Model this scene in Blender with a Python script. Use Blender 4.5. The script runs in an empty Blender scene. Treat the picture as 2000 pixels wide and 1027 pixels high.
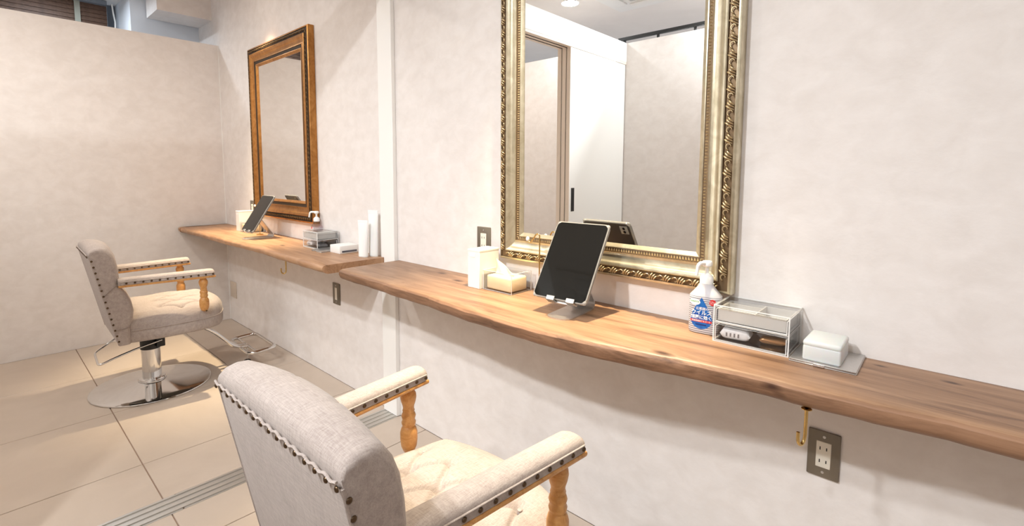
import bpy, bmesh, math, random
from mathutils import Vector, Matrix, Quaternion
random.seed(7)
SC = bpy.context.scene
COL = SC.collection
PI = math.pi

# ------------------------------------------------------------------ camera
F, PX, PY = 953.0758, 1000.0, 422.5765
YAW, PITCH, ROLL, CD, CZ = -0.7363, -0.0884, 0.0043, 1.3976, 1.2363
cam = bpy.data.cameras.new('camera'); cam_o = bpy.data.objects.new('camera', cam); COL.objects.link(cam_o)
cam.sensor_width = 36; cam.sensor_fit = 'HORIZONTAL'; cam.lens = F / 2000 * 36
cam.shift_y = -(513.5 - PY) / 2000; cam.clip_start = .02
_f = Vector((math.sin(YAW) * math.cos(PITCH), math.cos(YAW) * math.cos(PITCH), math.sin(PITCH)))
_r = Vector((math.cos(YAW), -math.sin(YAW), 0)); _u = _r.cross(_f)
_r2 = _r * math.cos(ROLL) + _u * math.sin(ROLL); _u2 = -_r * math.sin(ROLL) + _u * math.cos(ROLL)
cam_o.matrix_world = Matrix(((_r2.x, _u2.x, -_f.x, 0), (_r2.y, _u2.y, -_f.y, -CD), (_r2.z, _u2.z, -_f.z, CZ), (0, 0, 0, 1)))
SC.camera = cam_o

# ------------------------------------------------------------------ world and exposure
W = bpy.data.worlds.new('world'); SC.world = W; W.use_nodes = True
W.node_tree.nodes['Background'].inputs[0].default_value = (.80, .90, 1.0, 1)
W.node_tree.nodes['Background'].inputs[1].default_value = .65
SC.view_settings.view_transform = 'Standard'; SC.view_settings.look = 'None'
SC.view_settings.exposure = 0.45; SC.view_settings.gamma = 1.0; SC.view_settings.use_curve_mapping = False
WARM = (1.0, .83, .56); NEUT = (.93, .97, 1.0); COOL = (.80, .90, 1.0)
SPOT_W, ROOM_W = 270.0, 27.0          # accent downlights over the counters, general and added fill downlights

# ------------------------------------------------------------------ materials
def srgb(r, g, b):
    f = lambda c: c / 12.92 if c <= .04045 else ((c + .055) / 1.055) ** 2.4
    return (f(r / 255), f(g / 255), f(b / 255), 1)
def new_mat(name):
    m = bpy.data.materials.new(name); m.use_nodes = True
    nt = m.node_tree; return m, nt, nt.nodes['Principled BSDF']
def mat(name, c, rough=.5, metal=0, **kw):
    m, nt, b = new_mat(name)
    b.inputs['Base Color'].default_value = c; b.inputs['Roughness'].default_value = rough; b.inputs['Metallic'].default_value = metal
    for k, v in kw.items(): b.inputs[k.replace('_', ' ')].default_value = v
    return m
def node(nt, t, **kw):
    n = nt.nodes.new(t)
    for k, v in kw.items():
        if k in n.inputs: n.inputs[k].default_value = v
        else: setattr(n, k, v)
    return n
def coords(nt, scale=(1, 1, 1), kind='Object'):
    tc = node(nt, 'ShaderNodeTexCoord'); mp = node(nt, 'ShaderNodeMapping'); mp.inputs['Scale'].default_value = scale
    nt.links.new(tc.outputs[kind], mp.inputs[0]); return mp.outputs[0]
def ramp(nt, fac, stops):
    r = node(nt, 'ShaderNodeValToRGB'); e = r.color_ramp.elements
    while len(e) < len(stops): e.new(.5)
    for i, (p, c) in enumerate(stops): e[i].position = p; e[i].color = c
    nt.links.new(fac, r.inputs[0]); return r.outputs[0]
def noise(nt, co, scale, detail=4, rough=.5, dist=0.0):
    n = node(nt, 'ShaderNodeTexNoise'); n.inputs['Scale'].default_value = scale; n.inputs['Detail'].default_value = detail
    n.inputs['Roughness'].default_value = rough; n.inputs['Distortion'].default_value = dist
    nt.links.new(co, n.inputs['Vector']); return n.outputs['Fac']
def bump(nt, b, h, strength=.2, dist=.002):
    n = node(nt, 'ShaderNodeBump'); n.inputs['Strength'].default_value = strength; n.inputs['Distance'].default_value = dist
    nt.links.new(h, n.inputs['Height']); nt.links.new(n.outputs[0], b.inputs['Normal'])
def mottled(name, c1, c2, scale, rough=.6, bs=.15, bscale=60, stretch=(1, 1, 1), metal=0, dist=1.0, lo=.32, hi=.68):
    m, nt, b = new_mat(name); co = coords(nt, stretch)
    nt.links.new(ramp(nt, noise(nt, co, scale, 6, .6, dist), [(lo, c1), (hi, c2)]), b.inputs['Base Color'])
    b.inputs['Roughness'].default_value = rough; b.inputs['Metallic'].default_value = metal
    if bs: bump(nt, b, noise(nt, co, bscale, 4, .6), bs)
    return m
M = {}
M['wall'] = mottled('plaster_wallpaper', srgb(228, 221, 216), srgb(236, 230, 226), 12, .75, .22, 55, (1, 1, 1.3), dist=.35, lo=.35, hi=.65)
M['ceiling'] = mottled('ceiling_board', srgb(232, 228, 224), srgb(238, 234, 230), 2, .8, .05)
M['white'] = mat('white_paint', srgb(244, 242, 238), .38)
M['doorwhite'] = mat('white_door_laminate', srgb(236, 234, 229), .35)
M['dooredge'] = mat('beige_door_edge', srgb(238, 226, 212), .45)
M['farwall'] = mat('grey_far_wall', srgb(214, 218, 224), .7)
M['tile'] = mottled('beige_floor_tile', srgb(190, 174, 158), srgb(198, 182, 166), 3, .36, .03, 90)
M['grout'] = mat('grout', srgb(160, 132, 112), .8)
M['alu'] = mat('aluminium_track', srgb(205, 202, 196), .35, .85)
M['silver'] = mottled('brushed_aluminium', srgb(196, 194, 192), srgb(206, 204, 202), 200, .34, .05, 300, metal=.9)
M['chrome'] = mat('chrome', (.78, .78, .78, 1), .07, 1)
M['black'] = mat('black_plastic', (.012, .012, .012, 1), .4)
M['blackmetal'] = mat('black_metal', (.010, .010, .010, 1), .65)
M['screen'] = mat('tablet_glass', (.007, .007, .007, 1), .05, Specular_IOR_Level=.28)
M['tabletback'] = mat('space_grey_back', (.045, .045, .05, 1), .35, .6)
M['mirror'] = mat('mirror_glass', (.93, .93, .92, 1), .0, 1)
M['gold'] = mat('brass', srgb(214, 182, 120), .22, 1)
M['nail'] = mat('bronze_nail', srgb(92, 74, 56), .3, .9)
M['pump'] = mat('white_pump_plastic', srgb(244, 244, 242), .3, Subsurface_Weight=.1)
M['paper'] = mat('white_card', srgb(240, 238, 234), .55)
M['kraft'] = mottled('cream_paper', srgb(236, 214, 172), srgb(240, 222, 186), 12, .7, .1, 120)
M['tissue'] = mat('cream_tissue', srgb(247, 230, 190), .8)
M['frost'] = mat('frosted_plastic', srgb(246, 246, 244), .45, Transmission_Weight=.25, IOR=1.3, Subsurface_Weight=.2)
M['greytray'] = mat('grey_plastic_tray', srgb(206, 203, 198), .45)
M['plate'] = mat('grey_metal_plate', srgb(128, 120, 108), .42, .55)
M['ivory'] = mat('ivory_plastic', srgb(232, 226, 212), .4)
M['beigeplate'] = mat('beige_plastic_plate', srgb(214, 200, 184), .5)
M['slot'] = mat('dark_slot', (.01, .009, .008, 1), .6)
M['lens'] = mat('lamp_lens', (1, 1, 1, 1), .4, Emission_Color=(1, .93, .84, 1), Emission_Strength=14.0)
M['acwhite'] = mat('cassette_panel', srgb(232, 231, 228), .5)
M['acgrille'] = mat('cassette_grille', srgb(190, 189, 187), .6)
M['blue'] = mottled('blue_print', srgb(10, 70, 160), srgb(30, 130, 205), 25, .35, 0, dist=.3)
M['navy'] = mat('navy_print', srgb(12, 50, 120), .35)
M['red'] = mat('red_print', srgb(214, 44, 44), .35)
M['green'] = mat('green_print', srgb(70, 165, 70), .35)
M['printwhite'] = mat('white_print', srgb(246, 246, 246), .4)
M['printgrey'] = mat('grey_print', srgb(90, 92, 100), .4)
M['pack'] = mottled('white_foil_pack', srgb(225, 225, 225), srgb(242, 242, 242), 40, .35, .4, 60)
M['packgrey'] = mat('grey_foil_print', srgb(120, 118, 120), .35)
M['copperpack'] = mat('copper_foil', srgb(214, 160, 110), .3, .6)
M['tape'] = mat('ladder_tape', srgb(150, 150, 138), .8)
M['glasspane'] = mat('window_glass', (.9, .95, 1, 1), .02, Transmission_Weight=1.0, IOR=1.1)
M['steelgrey'] = mat('grey_window_frame', srgb(120, 126, 134), .5, .3)

def fabric(name, c1, c2):
    m, nt, b = new_mat(name)
    co = coords(nt)
    a = noise(nt, coords(nt, (1, 14, 14)), 34, 4, .7); a2 = noise(nt, coords(nt, (14, 1.5, 1.5)), 34, 4, .7); a3 = noise(nt, co, 9, 4, .6, .5)
    s = node(nt, 'ShaderNodeMath', operation='ADD'); nt.links.new(a, s.inputs[0]); nt.links.new(a2, s.inputs[1])
    s2 = node(nt, 'ShaderNodeMath', operation='MULTIPLY_ADD'); nt.links.new(a3, s2.inputs[0]); s2.inputs[1].default_value = .4; nt.links.new(s.outputs[0], s2.inputs[2]); h2 = node(nt, 'ShaderNodeMath', operation='MULTIPLY'); h2.inputs[1].default_value = .5; nt.links.new(s2.outputs[0], h2.inputs[0]); s2 = h2
    nt.links.new(ramp(nt, s2.outputs[0], [(.42, c1), (.90, c2)]), b.inputs['Base Color'])
    b.inputs['Roughness'].default_value = .9
    b.inputs['Sheen Weight'].default_value = .15
    bump(nt, b, s.outputs[0], .35, .0015); return m
M['linen'] = fabric('greige_linen', srgb(150, 136, 129), srgb(207, 195, 187))
M['seam'] = mat('seam_thread', srgb(150, 136, 126), .9)

def wood(name, dark, mid, light, knots=(), scale=1.0, rough=.42):
    m, nt, b = new_mat(name)
    co = coords(nt, (1.0 * scale, 9 * scale, 9 * scale))
    n1 = noise(nt, co, 2.2, 8, .62, 1.2); n2 = noise(nt, coords(nt, (3 * scale, 120 * scale, 120 * scale)), 2.0, 3, .6)
    mx = node(nt, 'ShaderNodeMath', operation='MULTIPLY_ADD'); nt.links.new(n2, mx.inputs[0]); mx.inputs[1].default_value = .25; nt.links.new(n1, mx.inputs[2])
    colr = ramp(nt, mx.outputs[0], [(.38, dark), (.56, mid), (.78, light)])
    for (p, rad) in knots:
        tc = node(nt, 'ShaderNodeTexCoord'); vs = node(nt, 'ShaderNodeVectorMath', operation='SUBTRACT'); vs.inputs[1].default_value = p
        nt.links.new(tc.outputs['Object'], vs.inputs[0])
        sc = node(nt, 'ShaderNodeVectorMath', operation='MULTIPLY'); sc.inputs[1].default_value = (.45 / rad, 1 / rad, 1 / rad); nt.links.new(vs.outputs[0], sc.inputs[0])
        ln = node(nt, 'ShaderNodeVectorMath', operation='LENGTH'); nt.links.new(sc.outputs[0], ln.inputs[0])
        f = node(nt, 'ShaderNodeMapRange'); f.inputs[1].default_value = 1.3; f.inputs[2].default_value = .25; nt.links.new(ln.outputs['Value'], f.inputs[0])
        mixc = node(nt, 'ShaderNodeMix', data_type='RGBA'); nt.links.new(f.outputs[0], mixc.inputs[0]); nt.links.new(colr, mixc.inputs[6]); mixc.inputs[7].default_value = srgb(70, 42, 28)
        colr = mixc.outputs[2]
    nt.links.new(colr, b.inputs['Base Color']); b.inputs['Roughness'].default_value = rough
    bump(nt, b, mx.outputs[0], .25, .002); return m
M['counter2'] = wood('walnut_live_edge', srgb(96, 68, 50), srgb(140, 106, 80), srgb(170, 134, 104),
    [((-.262, -.286, .787), .009), ((-.248, -.288, .772), .007), ((-.5, -.30, .804), .012), ((-1.62, -.06, .804), .012), ((-1.46, -.11, .804), .014), ((-1.2, -.08, .804), .010), ((.02, -.05, .804), .008), ((-.1, -.04, .804), .006)])
M['counter1'] = wood('elm_live_edge', srgb(122, 88, 62), srgb(160, 120, 88), srgb(184, 144, 110), [((-2.9, -.2, .809), .012)])
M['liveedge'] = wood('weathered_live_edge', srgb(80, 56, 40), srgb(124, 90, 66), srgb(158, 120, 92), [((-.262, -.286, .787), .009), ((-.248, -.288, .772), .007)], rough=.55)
M['oak'] = wood('golden_turned_oak', srgb(176, 116, 58), srgb(204, 146, 82), srgb(218, 164, 100), scale=3, rough=.35)
M['blindwood'] = wood('dark_blind_slat', srgb(62, 44, 34), srgb(88, 64, 50), srgb(104, 78, 62), scale=1.5, rough=.5)
def gold_leaf(name, c1, c2, rough):
    return mottled(name, c1, c2, 14, rough, .12, 120, (1, 1, 1), .85, 1.5)
M['frame2'] = gold_leaf('champagne_gold_leaf', srgb(188, 177, 150), srgb(217, 208, 184), .33)
M['carve2'] = gold_leaf('antique_gold_carving', srgb(176, 154, 116), srgb(222, 202, 162), .32)
M['carvebed2'] = mat('carving_bed', srgb(124, 102, 76), .45, .6)
M['frame1'] = gold_leaf('bronze_gold_leaf', srgb(160, 108, 56), srgb(196, 142, 82), .36)
M['carve1'] = gold_leaf('dark_bronze_carving', srgb(92, 70, 46), srgb(150, 120, 82), .4)
M['carvebed1'] = mat('dark_carving_bed', srgb(64, 48, 32), .5, .5)

def acrylic(name):
    m = bpy.data.materials.new(name); m.use_nodes = True; nt = m.node_tree; nt.nodes.clear()
    o = node(nt, 'ShaderNodeOutputMaterial'); t = node(nt, 'ShaderNodeBsdfTransparent'); t.inputs[0].default_value = (.97, .97, .97, 1)
    g = node(nt, 'ShaderNodeBsdfGlossy'); g.inputs['Roughness'].default_value = .03
    lw = node(nt, 'ShaderNodeLayerWeight'); lw.inputs[0].default_value = .5; pw = node(nt, 'ShaderNodeMath', operation='POWER'); pw.inputs[1].default_value = 3.5; nt.links.new(lw.outputs['Facing'], pw.inputs[0])
    fr = node(nt, 'ShaderNodeMath', operation='MULTIPLY_ADD'); fr.inputs[1].default_value = .45; fr.inputs[2].default_value = .03; nt.links.new(pw.outputs[0], fr.inputs[0]); mx = node(nt, 'ShaderNodeMixShader')
    nt.links.new(fr.outputs[0], mx.inputs[0]); nt.links.new(t.outputs[0], mx.inputs[1]); nt.links.new(g.outputs[0], mx.inputs[2]); nt.links.new(mx.outputs[0], o.inputs[0])
    return m
M['acrylic'] = acrylic('clear_acrylic')
M['acedge'] = mat('polished_acrylic_edge', srgb(250, 249, 246), .3, Transmission_Weight=.2, IOR=1.2)
def clearbottle(name):
    m = acrylic(name); nt = m.node_tree
    for n in nt.nodes:
        if n.type == 'BSDF_TRANSPARENT': n.inputs[0].default_value = (.84, .83, .88, 1)
    return m
M['bottleclear'] = clearbottle('clear_bottle_plastic')
def striped_bottle():
    m, nt, b = new_mat('striped_bottle_plastic')
    tc = node(nt, 'ShaderNodeTexCoord'); sp = node(nt, 'ShaderNodeSeparateXYZ'); nt.links.new(tc.outputs['Object'], sp.inputs[0])
    mu = node(nt, 'ShaderNodeMath', operation='MULTIPLY'); mu.inputs[1].default_value = 1 / .0056; nt.links.new(sp.outputs[2], mu.inputs[0])
    fr = node(nt, 'ShaderNodeMath', operation='FRACT'); nt.links.new(mu.outputs[0], fr.inputs[0])
    lt = node(nt, 'ShaderNodeMath', operation='LESS_THAN'); lt.inputs[1].default_value = .34; nt.links.new(fr.outputs[0], lt.inputs[0])
    z = node(nt, 'ShaderNodeMath', operation='LESS_THAN'); z.inputs[1].default_value = .102; nt.links.new(sp.outputs[2], z.inputs[0])
    an = node(nt, 'ShaderNodeMath', operation='MULTIPLY'); nt.links.new(lt.outputs[0], an.inputs[0]); nt.links.new(z.outputs[0], an.inputs[1])
    mx = node(nt, 'ShaderNodeMix', data_type='RGBA'); nt.links.new(an.outputs[0], mx.inputs[0])
    mx.inputs[6].default_value = srgb(222, 220, 224); mx.inputs[7].default_value = srgb(112, 112, 122)
    nt.links.new(mx.outputs[2], b.inputs['Base Color']); b.inputs['Roughness'].default_value = .22
    b.inputs['Transmission Weight'].default_value = .15
    return m
M['striped'] = striped_bottle()

# ------------------------------------------------------------------ mesh helpers
def link(name, me, m, parent=None, smooth=False, ang=None):
    if m is not None:
        for x in (m if isinstance(m, (list, tuple)) else [m]): me.materials.append(M[x] if isinstance(x, str) else x)
    if smooth:
        for p in me.polygons: p.use_smooth = True
    o = bpy.data.objects.new(name, me); COL.objects.link(o)
    if parent is not None: o.parent = parent
    if smooth and ang:
        try: me.set_sharp_from_angle(angle=math.radians(ang))
        except Exception: pass
    return o
def from_bm(name, bm, m, parent=None, smooth=False, ang=35):
    bmesh.ops.recalc_face_normals(bm, faces=bm.faces)
    me = bpy.data.meshes.new(name); bm.to_mesh(me); bm.free(); return link(name, me, m, parent, smooth, ang)
def from_py(name, v, f, m, parent=None, smooth=False, ang=40):
    me = bpy.data.meshes.new(name); me.from_pydata(v, [], f); me.validate()
    bm = bmesh.new(); bm.from_mesh(me); bmesh.ops.recalc_face_normals(bm, faces=bm.faces); bm.to_mesh(me); bm.free()
    return link(name, me, m, parent, smooth, ang)
def add_box(bm, x0, x1, y0, y1, z0, z1, bev=0, seg=2, mat_edge=None):
    r = bmesh.ops.create_cube(bm, size=1.0); vs = r['verts']
    for v in vs: v.co = Vector(((x0 + x1) / 2 + v.co.x * (x1 - x0), (y0 + y1) / 2 + v.co.y * (y1 - y0), (z0 + z1) / 2 + v.co.z * (z1 - z0)))
    if bev:
        es = list({e for v in vs for e in v.link_edges}); bmesh.ops.bevel(bm, geom=es, offset=bev, segments=seg, profile=.5, affect='EDGES', clamp_overlap=True)
    return vs
def box(name, x0, x1, y0, y1, z0, z1, m, parent=None, bev=0, seg=2):
    bm = bmesh.new(); add_box(bm, x0, x1, y0, y1, z0, z1, bev, seg); return from_bm(name, bm, m, parent, bool(bev), 40)
def acpanel(bm, x0, x1, y0, y1, z0, z1):
    """one clear panel: the two large faces clear (slot 0), the thin edge faces polished (slot 1)"""
    vs = add_box(bm, x0, x1, y0, y1, z0, z1); d = (x1 - x0, y1 - y0, z1 - z0); k = d.index(min(d))
    for f in {f for v in vs for f in v.link_faces}:
        f.material_index = 0 if abs(f.normal[k]) > .9 or abs((f.verts[0].co - f.verts[2].co)[k]) < 1e-6 else 1
def lathe(name, prof, m, parent=None, seg=24, loc=(0, 0, 0), sx=1, sy=1, smooth=True, ang=40):
    v, f = [], []
    for (r, z) in prof:
        for i in range(seg): a = 2 * PI * i / seg; v.append((loc[0] + r * sx * math.cos(a), loc[1] + r * sy * math.sin(a), loc[2] + z))
    for j in range(len(prof) - 1):
        for i in range(seg): k = (i + 1) % seg; f.append((j * seg + i, j * seg + k, (j + 1) * seg + k, (j + 1) * seg + i))
    f.append(tuple(range(seg))[::-1]); n = (len(prof) - 1) * seg; f.append(tuple(n + i for i in range(seg)))
    return from_py(name, v, f, m, parent, smooth, ang)
def tube_data(pts, r, seg=8, closed=False, v0=0):
    pts = [Vector(p) for p in pts]; n = len(pts); v, f = [], []
    up = None
    for i, p in enumerate(pts):
        a = pts[(i - 1) % n] if (closed or i > 0) else p; b = pts[(i + 1) % n] if (closed or i < n - 1) else p
        t = (b - a).normalized()
        if up is None: up = Vector((0, 0, 1)) if abs(t.z) < .9 else Vector((1, 0, 0))
        s = t.cross(up)
        if s.length < 1e-6: s = t.orthogonal()
        s.normalize(); up = s.cross(t).normalized()
        rr = r[i] if isinstance(r, (list, tuple)) else r
        for k in range(seg): q = 2 * PI * k / seg; v.append(tuple(p + s * math.cos(q) * rr + up * math.sin(q) * rr))
    for i in range(n if closed else n - 1):
        j = (i + 1) % n
        for k in range(seg): l = (k + 1) % seg; f.append((v0 + i * seg + k, v0 + i * seg + l, v0 + j * seg + l, v0 + j * seg + k))
    if not closed: f.append(tuple(v0 + k for k in range(seg))[::-1]); f.append(tuple(v0 + (n - 1) * seg + k for k in range(seg)))
    return v, f
def tube(name, pts, r, m, parent=None, seg=8, closed=False):
    v, f = tube_data(pts, r, seg, closed); return from_py(name, v, f, m, parent, True, 60)
def fillet(pts, rad, n=5, closed=False):
    """round the corners of a polyline"""
    pts = [Vector(p) for p in pts]; out = []; N = len(pts)
    for i, p in enumerate(pts):
        if not closed and i in (0, N - 1): out.append(p); continue
        a = (pts[i - 1] - p); b = (pts[(i + 1) % N] - p); d = min(rad, a.length * .49, b.length * .49)
        A = p + a.normalized() * d; B = p + b.normalized() * d
        for k in range(n + 1): t = k / n; out.append(A * (1 - t) ** 2 + p * 2 * t * (1 - t) + B * t * t)
    return out
def grid(name, rows, m, parent=None, smooth=True, closed_u=False, cap=False, ang=60):
    """surface from a list of rows of points"""
    n = len(rows[0]); v = [tuple(p) for r in rows for p in r]; f = []
    for i in range(len(rows) - 1):
        for j in range(n if closed_u else n - 1): k = (j + 1) % n; f.append((i * n + j, i * n + k, (i + 1) * n + k, (i + 1) * n + j))
    if cap: f.append(tuple(range(n))[::-1]); f.append(tuple((len(rows) - 1) * n + i for i in range(n)))
    return from_py(name, v, f, m, parent, smooth, ang)
def prism(name, poly, y0, y1, m, parent=None, bev=0):
    """polygon in x,z pushed along y"""
    bm = bmesh.new(); a = [bm.verts.new((x, y0, z)) for x, z in poly]; fc = bm.faces.new(a)
    r = bmesh.ops.extrude_face_region(bm, geom=[fc]); vs = [g for g in r['geom'] if isinstance(g, bmesh.types.BMVert)]
    bmesh.ops.translate(bm, verts=vs, vec=(0, y1 - y0, 0))
    if bev: bmesh.ops.bevel(bm, geom=[e for e in bm.edges], offset=bev, segments=2, profile=.5, affect='EDGES')
    return from_bm(name, bm, m, parent, bool(bev))
def tag(o, label, cat, group=None):
    o['label'] = label; o['category'] = cat
    if group: o['group'] = group
    return o
def struct(o, label=None):
    o['kind'] = 'structure'
    if label: o['label'] = label
    return o
def thing(name, label, cat, loc=(0, 0, 0), rz=0, group=None):
    o = bpy.data.objects.new(name, None); COL.objects.link(o); o.empty_display_size = .05
    o.location = loc; o.rotation_euler = (0, 0, rz); return tag(o, label, cat, group)
def copy_tree(o, parent=None):
    c = o.copy(); COL.objects.link(c); c.parent = parent
    for ch in [x for x in bpy.data.objects if x.parent == o]: copy_tree(ch, c)
    return c
def shared(name, me, parent, loc, rot=(0, 0, 0)):
    o = bpy.data.objects.new(name, me); COL.objects.link(o); o.parent = parent; o.location = loc; o.rotation_euler = rot; return o
def text_mesh(body, size, depth=.0, bold=0.0):
    cu = bpy.data.curves.new('t', 'FONT'); cu.body = body; cu.size = size; cu.align_x = 'CENTER'; cu.align_y = 'CENTER'; cu.extrude = depth; cu.resolution_u = 3; cu.offset = bold
    o = bpy.data.objects.new('t', cu); COL.objects.link(o); bpy.context.view_layer.update()
    me = bpy.data.meshes.new_from_object(o.evaluated_get(bpy.context.evaluated_depsgraph_get())); bpy.data.objects.remove(o); bpy.data.curves.remove(cu); return me

# ------------------------------------------------------------------ the room
XL, YB, ZC, ZP = -4.47, -2.246, 2.66, 2.262
struct(box('wall_mirror', -5.6, 2.6, 0, .12, 0, ZC, 'wall'), 'pale mottled wall carrying the mirrors and counters')
struct(box('wall_left', XL - .07, XL, YB, 0, 0, 2.247, 'wall'), 'pinkish mottled partition wall behind the far chair')
struct(box('wall_rear', XL - .07, 2.6, YB - .08, YB, 0, 2.28, 'wall'), 'mottled partition wall seen in the large mirror')
struct(box('wall_right', 2.0, 2.1, -4.6, 0, 0, ZC, 'wall'), 'mottled wall on the camera side')
struct(box('ceiling', -5.7, 2.6, -4.6, .12, ZC, ZC + .1, 'ceiling'), 'pale grey ceiling seen in the large mirror')
struct(box('trim_4', XL, XL + .004, -.006, 0, 0, 2.247, 'white'), 'thin corner bead between partition and mirror wall')
# floor slab with separate tiles
fl = struct(box('floor', -5.7, 2.6, -4.6, .1, -.1, -.006, 'grout'), 'beige tiled floor')
xs = [XL, -3.795, -3.132, -2.4785]
while xs[-1] < 2.5: xs.append(xs[-1] + .655)
ys = [0, -.3698, -.9875, -1.605, YB]
J = .002
for i in range(len(xs) - 1):
    for j in range(len(ys) - 1):
        x0, x1 = xs[i] + J, xs[i + 1] - J
        y0, y1 = ys[j + 1] + J, ys[j] - J
        for (a, b) in ([(x0, x1)] if not (x0 < -2.15 and x1 > -2.15) else [(x0, -2.151), (-2.029, x1)]):
            bm = bmesh.new(); add_box(bm, a, b, y0, y1, -.02, 0, .0012, 1); from_bm('tile', bm, 'tile', fl)
# sliding door track let into the floor, lintel, jamb, three stacked panels
tr = thing('floor_track', 'ribbed aluminium sliding door track let into the tiled floor', 'door track', (-2.09, 0, 0))
box('base_plate', -.061, .061, YB, -.022, -.02, .0005, 'alu', tr)
for k in range(4):
    x = -.048 + k * .032; box('rib', x - .004, x + .004, YB, -.022, 0, .004, 'alu', tr)
me_s = None
for y in (-.42, -.62, -.95, -1.35, -1.75):
    for x in (-.056, .056):
        s = lathe('screw', [(.003, .0), (.003, .0012), (.001, .0015)], 'nail', tr, 8, (x, y, .0005)) if me_s is None else shared('screw', me_s.data, tr, (x - me_s_xy[0], y - me_s_xy[1], 0))
        if me_s is None: me_s = s; me_s_xy = (x, y)
struct(box('trim_1', -2.148, -2.03, -.0215, 0, 0, 2.13, 'white', None, .002, 1), 'white painted door jamb between the two counters')
struct(box('trim_2', -2.15, -2.028, YB, 0, 2.13, 2.28, 'white'), 'white lintel above the sliding doors')
gr = struct(box('trim_3', -2.148, -2.03, YB, -.022, 2.112, 2.13, 'dooredge'), 'beige grooved door head track')
for k in range(2): box('groove', -2.111 + k * .04 - .004, -2.111 + k * .04 + .004, YB, -.022, 2.110, 2.1125, 'slot', gr)
for k, x in enumerate((-2.049, -2.089, -2.129)):
    d = struct(bpy.data.objects.new('door_%d' % (k + 1), None), ['white sliding door panel with black recessed handle', 'middle sliding door panel stacked open', 'far sliding door panel stacked open'][k]); COL.objects.link(d)
    box('panel', x - .015, x + .015, -2.24, -1.49, .008, 2.112, 'doorwhite', d, .001, 1)
    box('edge_strip', x - .0155, x + .0155, -1.4905, -1.484, .008, 2.112, 'dooredge', d)
    if k == 0:
        h = box('handle', x + .0145, x + .0165, -1.552, -1.512, .964, 1.133, 'black', d, .001, 1); h['label'] = 'black recessed pull'
        box('recess', x + .016, x + .0168, -1.544, -1.520, .974, 1.123, 'slot', h)
# black rail on short posts along the top of the rear partition
ra = thing('partition_rail', 'black steel rail on short posts along top of partition', 'rail', (0, YB - .03, 2.28))
box('bar', -2.12, 2.0, -.012, .012, .032, .058, 'blackmetal', ra, .002, 1)
for k in range(12): box('post', -2.065 + k * .29 - .008, -2.065 + k * .29 + .008, -.008, .008, 0, .034, 'blackmetal', ra)
# beyond the left partition: far wall, recess, window, beam
struct(box('wall_far', -5.6, -4.94, -.474, 0, 0, ZC, 'farwall'), 'grey wall beside the window beyond the partition')
struct(box('wall_far_side', -5.6, -4.94, -3.6, -3.2, 0, ZC, 'farwall'))
struct(box('beam', -4.925, -4.6, -.37, 0, 2.471, ZC, 'wall'), 'boxed ceiling beam above the far partition')
wn = struct(bpy.data.objects.new('window_1', None), 'tall window behind dark wooden blind'); COL.objects.link(wn)
for y in (-3.2, -1.9, -.53): box('window_frame', -5.56, -5.50, y, y + .056, .0, ZC, 'steelgrey', wn)
box('sill', -5.56, -5.5, -3.2, -.474, .0, .12, 'steelgrey', wn)
for y0, y1 in ((-3.144, -1.9), (-1.844, -.53)): box('pane', -5.535, -5.529, y0, y1, .12, ZC, 'glasspane', wn)
bl = thing('window_blind', 'dark brown wooden venetian blind above the left partition', 'blind', (-5.39, -1.6, 2.62))
box('head_rail', -.03, .03, -1.55, 1.05, .0, .036, 'steelgrey', bl)
sl = None
for k in range(30):
    z = -.022 - k * .034
    if sl is None:
        bm = bmesh.new(); add_box(bm, -.021, .021, -1.55, 1.05, -.0014, .0014); bmesh.ops.rotate(bm, verts=bm.verts, cent=(0, 0, 0), matrix=Matrix.Rotation(math.radians(78), 3, 'Y'))
        sl = from_bm('slat', bm, 'blindwood', bl); sl.location = (0, 0, z)
    else: shared('slat', sl.data, bl, (0, 0, z))
for y in (.86, -.35, -1.4): box('ladder_tape', .018, .021, y - .018, y + .018, -1.05, 0, 'tape', bl)
tube('pull_cord', [(.02, 1.085, .02), (.025, 1.09, -.05), (.02, 1.10, -.12), (.022, 1.095, -.3), (.02, 1.10, -.9)], .006, 'paper', bl, 6)

# ------------------------------------------------------------------ ceiling fittings (out of direct view, some seen in mirror, some added as fill)
def downlight(x, y, power, size, blend, color, label, radius=.07):
    t = thing('downlight', label, 'downlight', (x, y, ZC), 0, 'recessed ceiling downlights')
    lathe('trim_ring', [(.048, -.001), (.062, -.001), (.062, -.006), (.05, -.008), (.046, -.004)], 'white', t, 28)
    lathe('lens', [(.046, -.0015), (.044, -.004), (.01, -.0045)], 'lens', t, 24)
    if blend:       # narrow accent lamp
        l = bpy.data.lights.new('lamp', 'SPOT'); l.spot_size = math.radians(size); l.spot_blend = blend; l.shadow_soft_size = .02
    else:
        l = bpy.data.lights.new('lamp', 'AREA'); l.shape = 'DISK'; l.size = radius * 2; l.spread = math.radians(size)
    l.energy = power; l.color = color
    lo = bpy.data.objects.new('lamp', l); COL.objects.link(lo); lo.parent = t; lo.location = (0, 0, -.009)
    return t
downlight(-.93, -.23, SPOT_W, 52, 1.0, WARM, 'recessed downlight above the near counter')
downlight(-3.46, -.23, SPOT_W, 52, 1.0, WARM, 'recessed downlight above the far counter')
downlight(-2.48, -2.09, ROOM_W * .28, 170, 0, NEUT, 'recessed downlight glowing beside the door lintel in the mirror')
downlight(-1.05, -2.12, ROOM_W * .85, 170, 0, NEUT, 'recessed downlight by the rear partition behind the near chair')
downlight(.75, -1.5, ROOM_W * .09, 170, 0, NEUT, 'added fill downlight on the camera side of the room')  # unseen fill lamp, added to lighten the right side of the near chair back
downlight(-3.3, -1.37, ROOM_W * .38, 170, 0, (1.0, .93, .85), 'recessed downlight behind the far chair')
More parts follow.
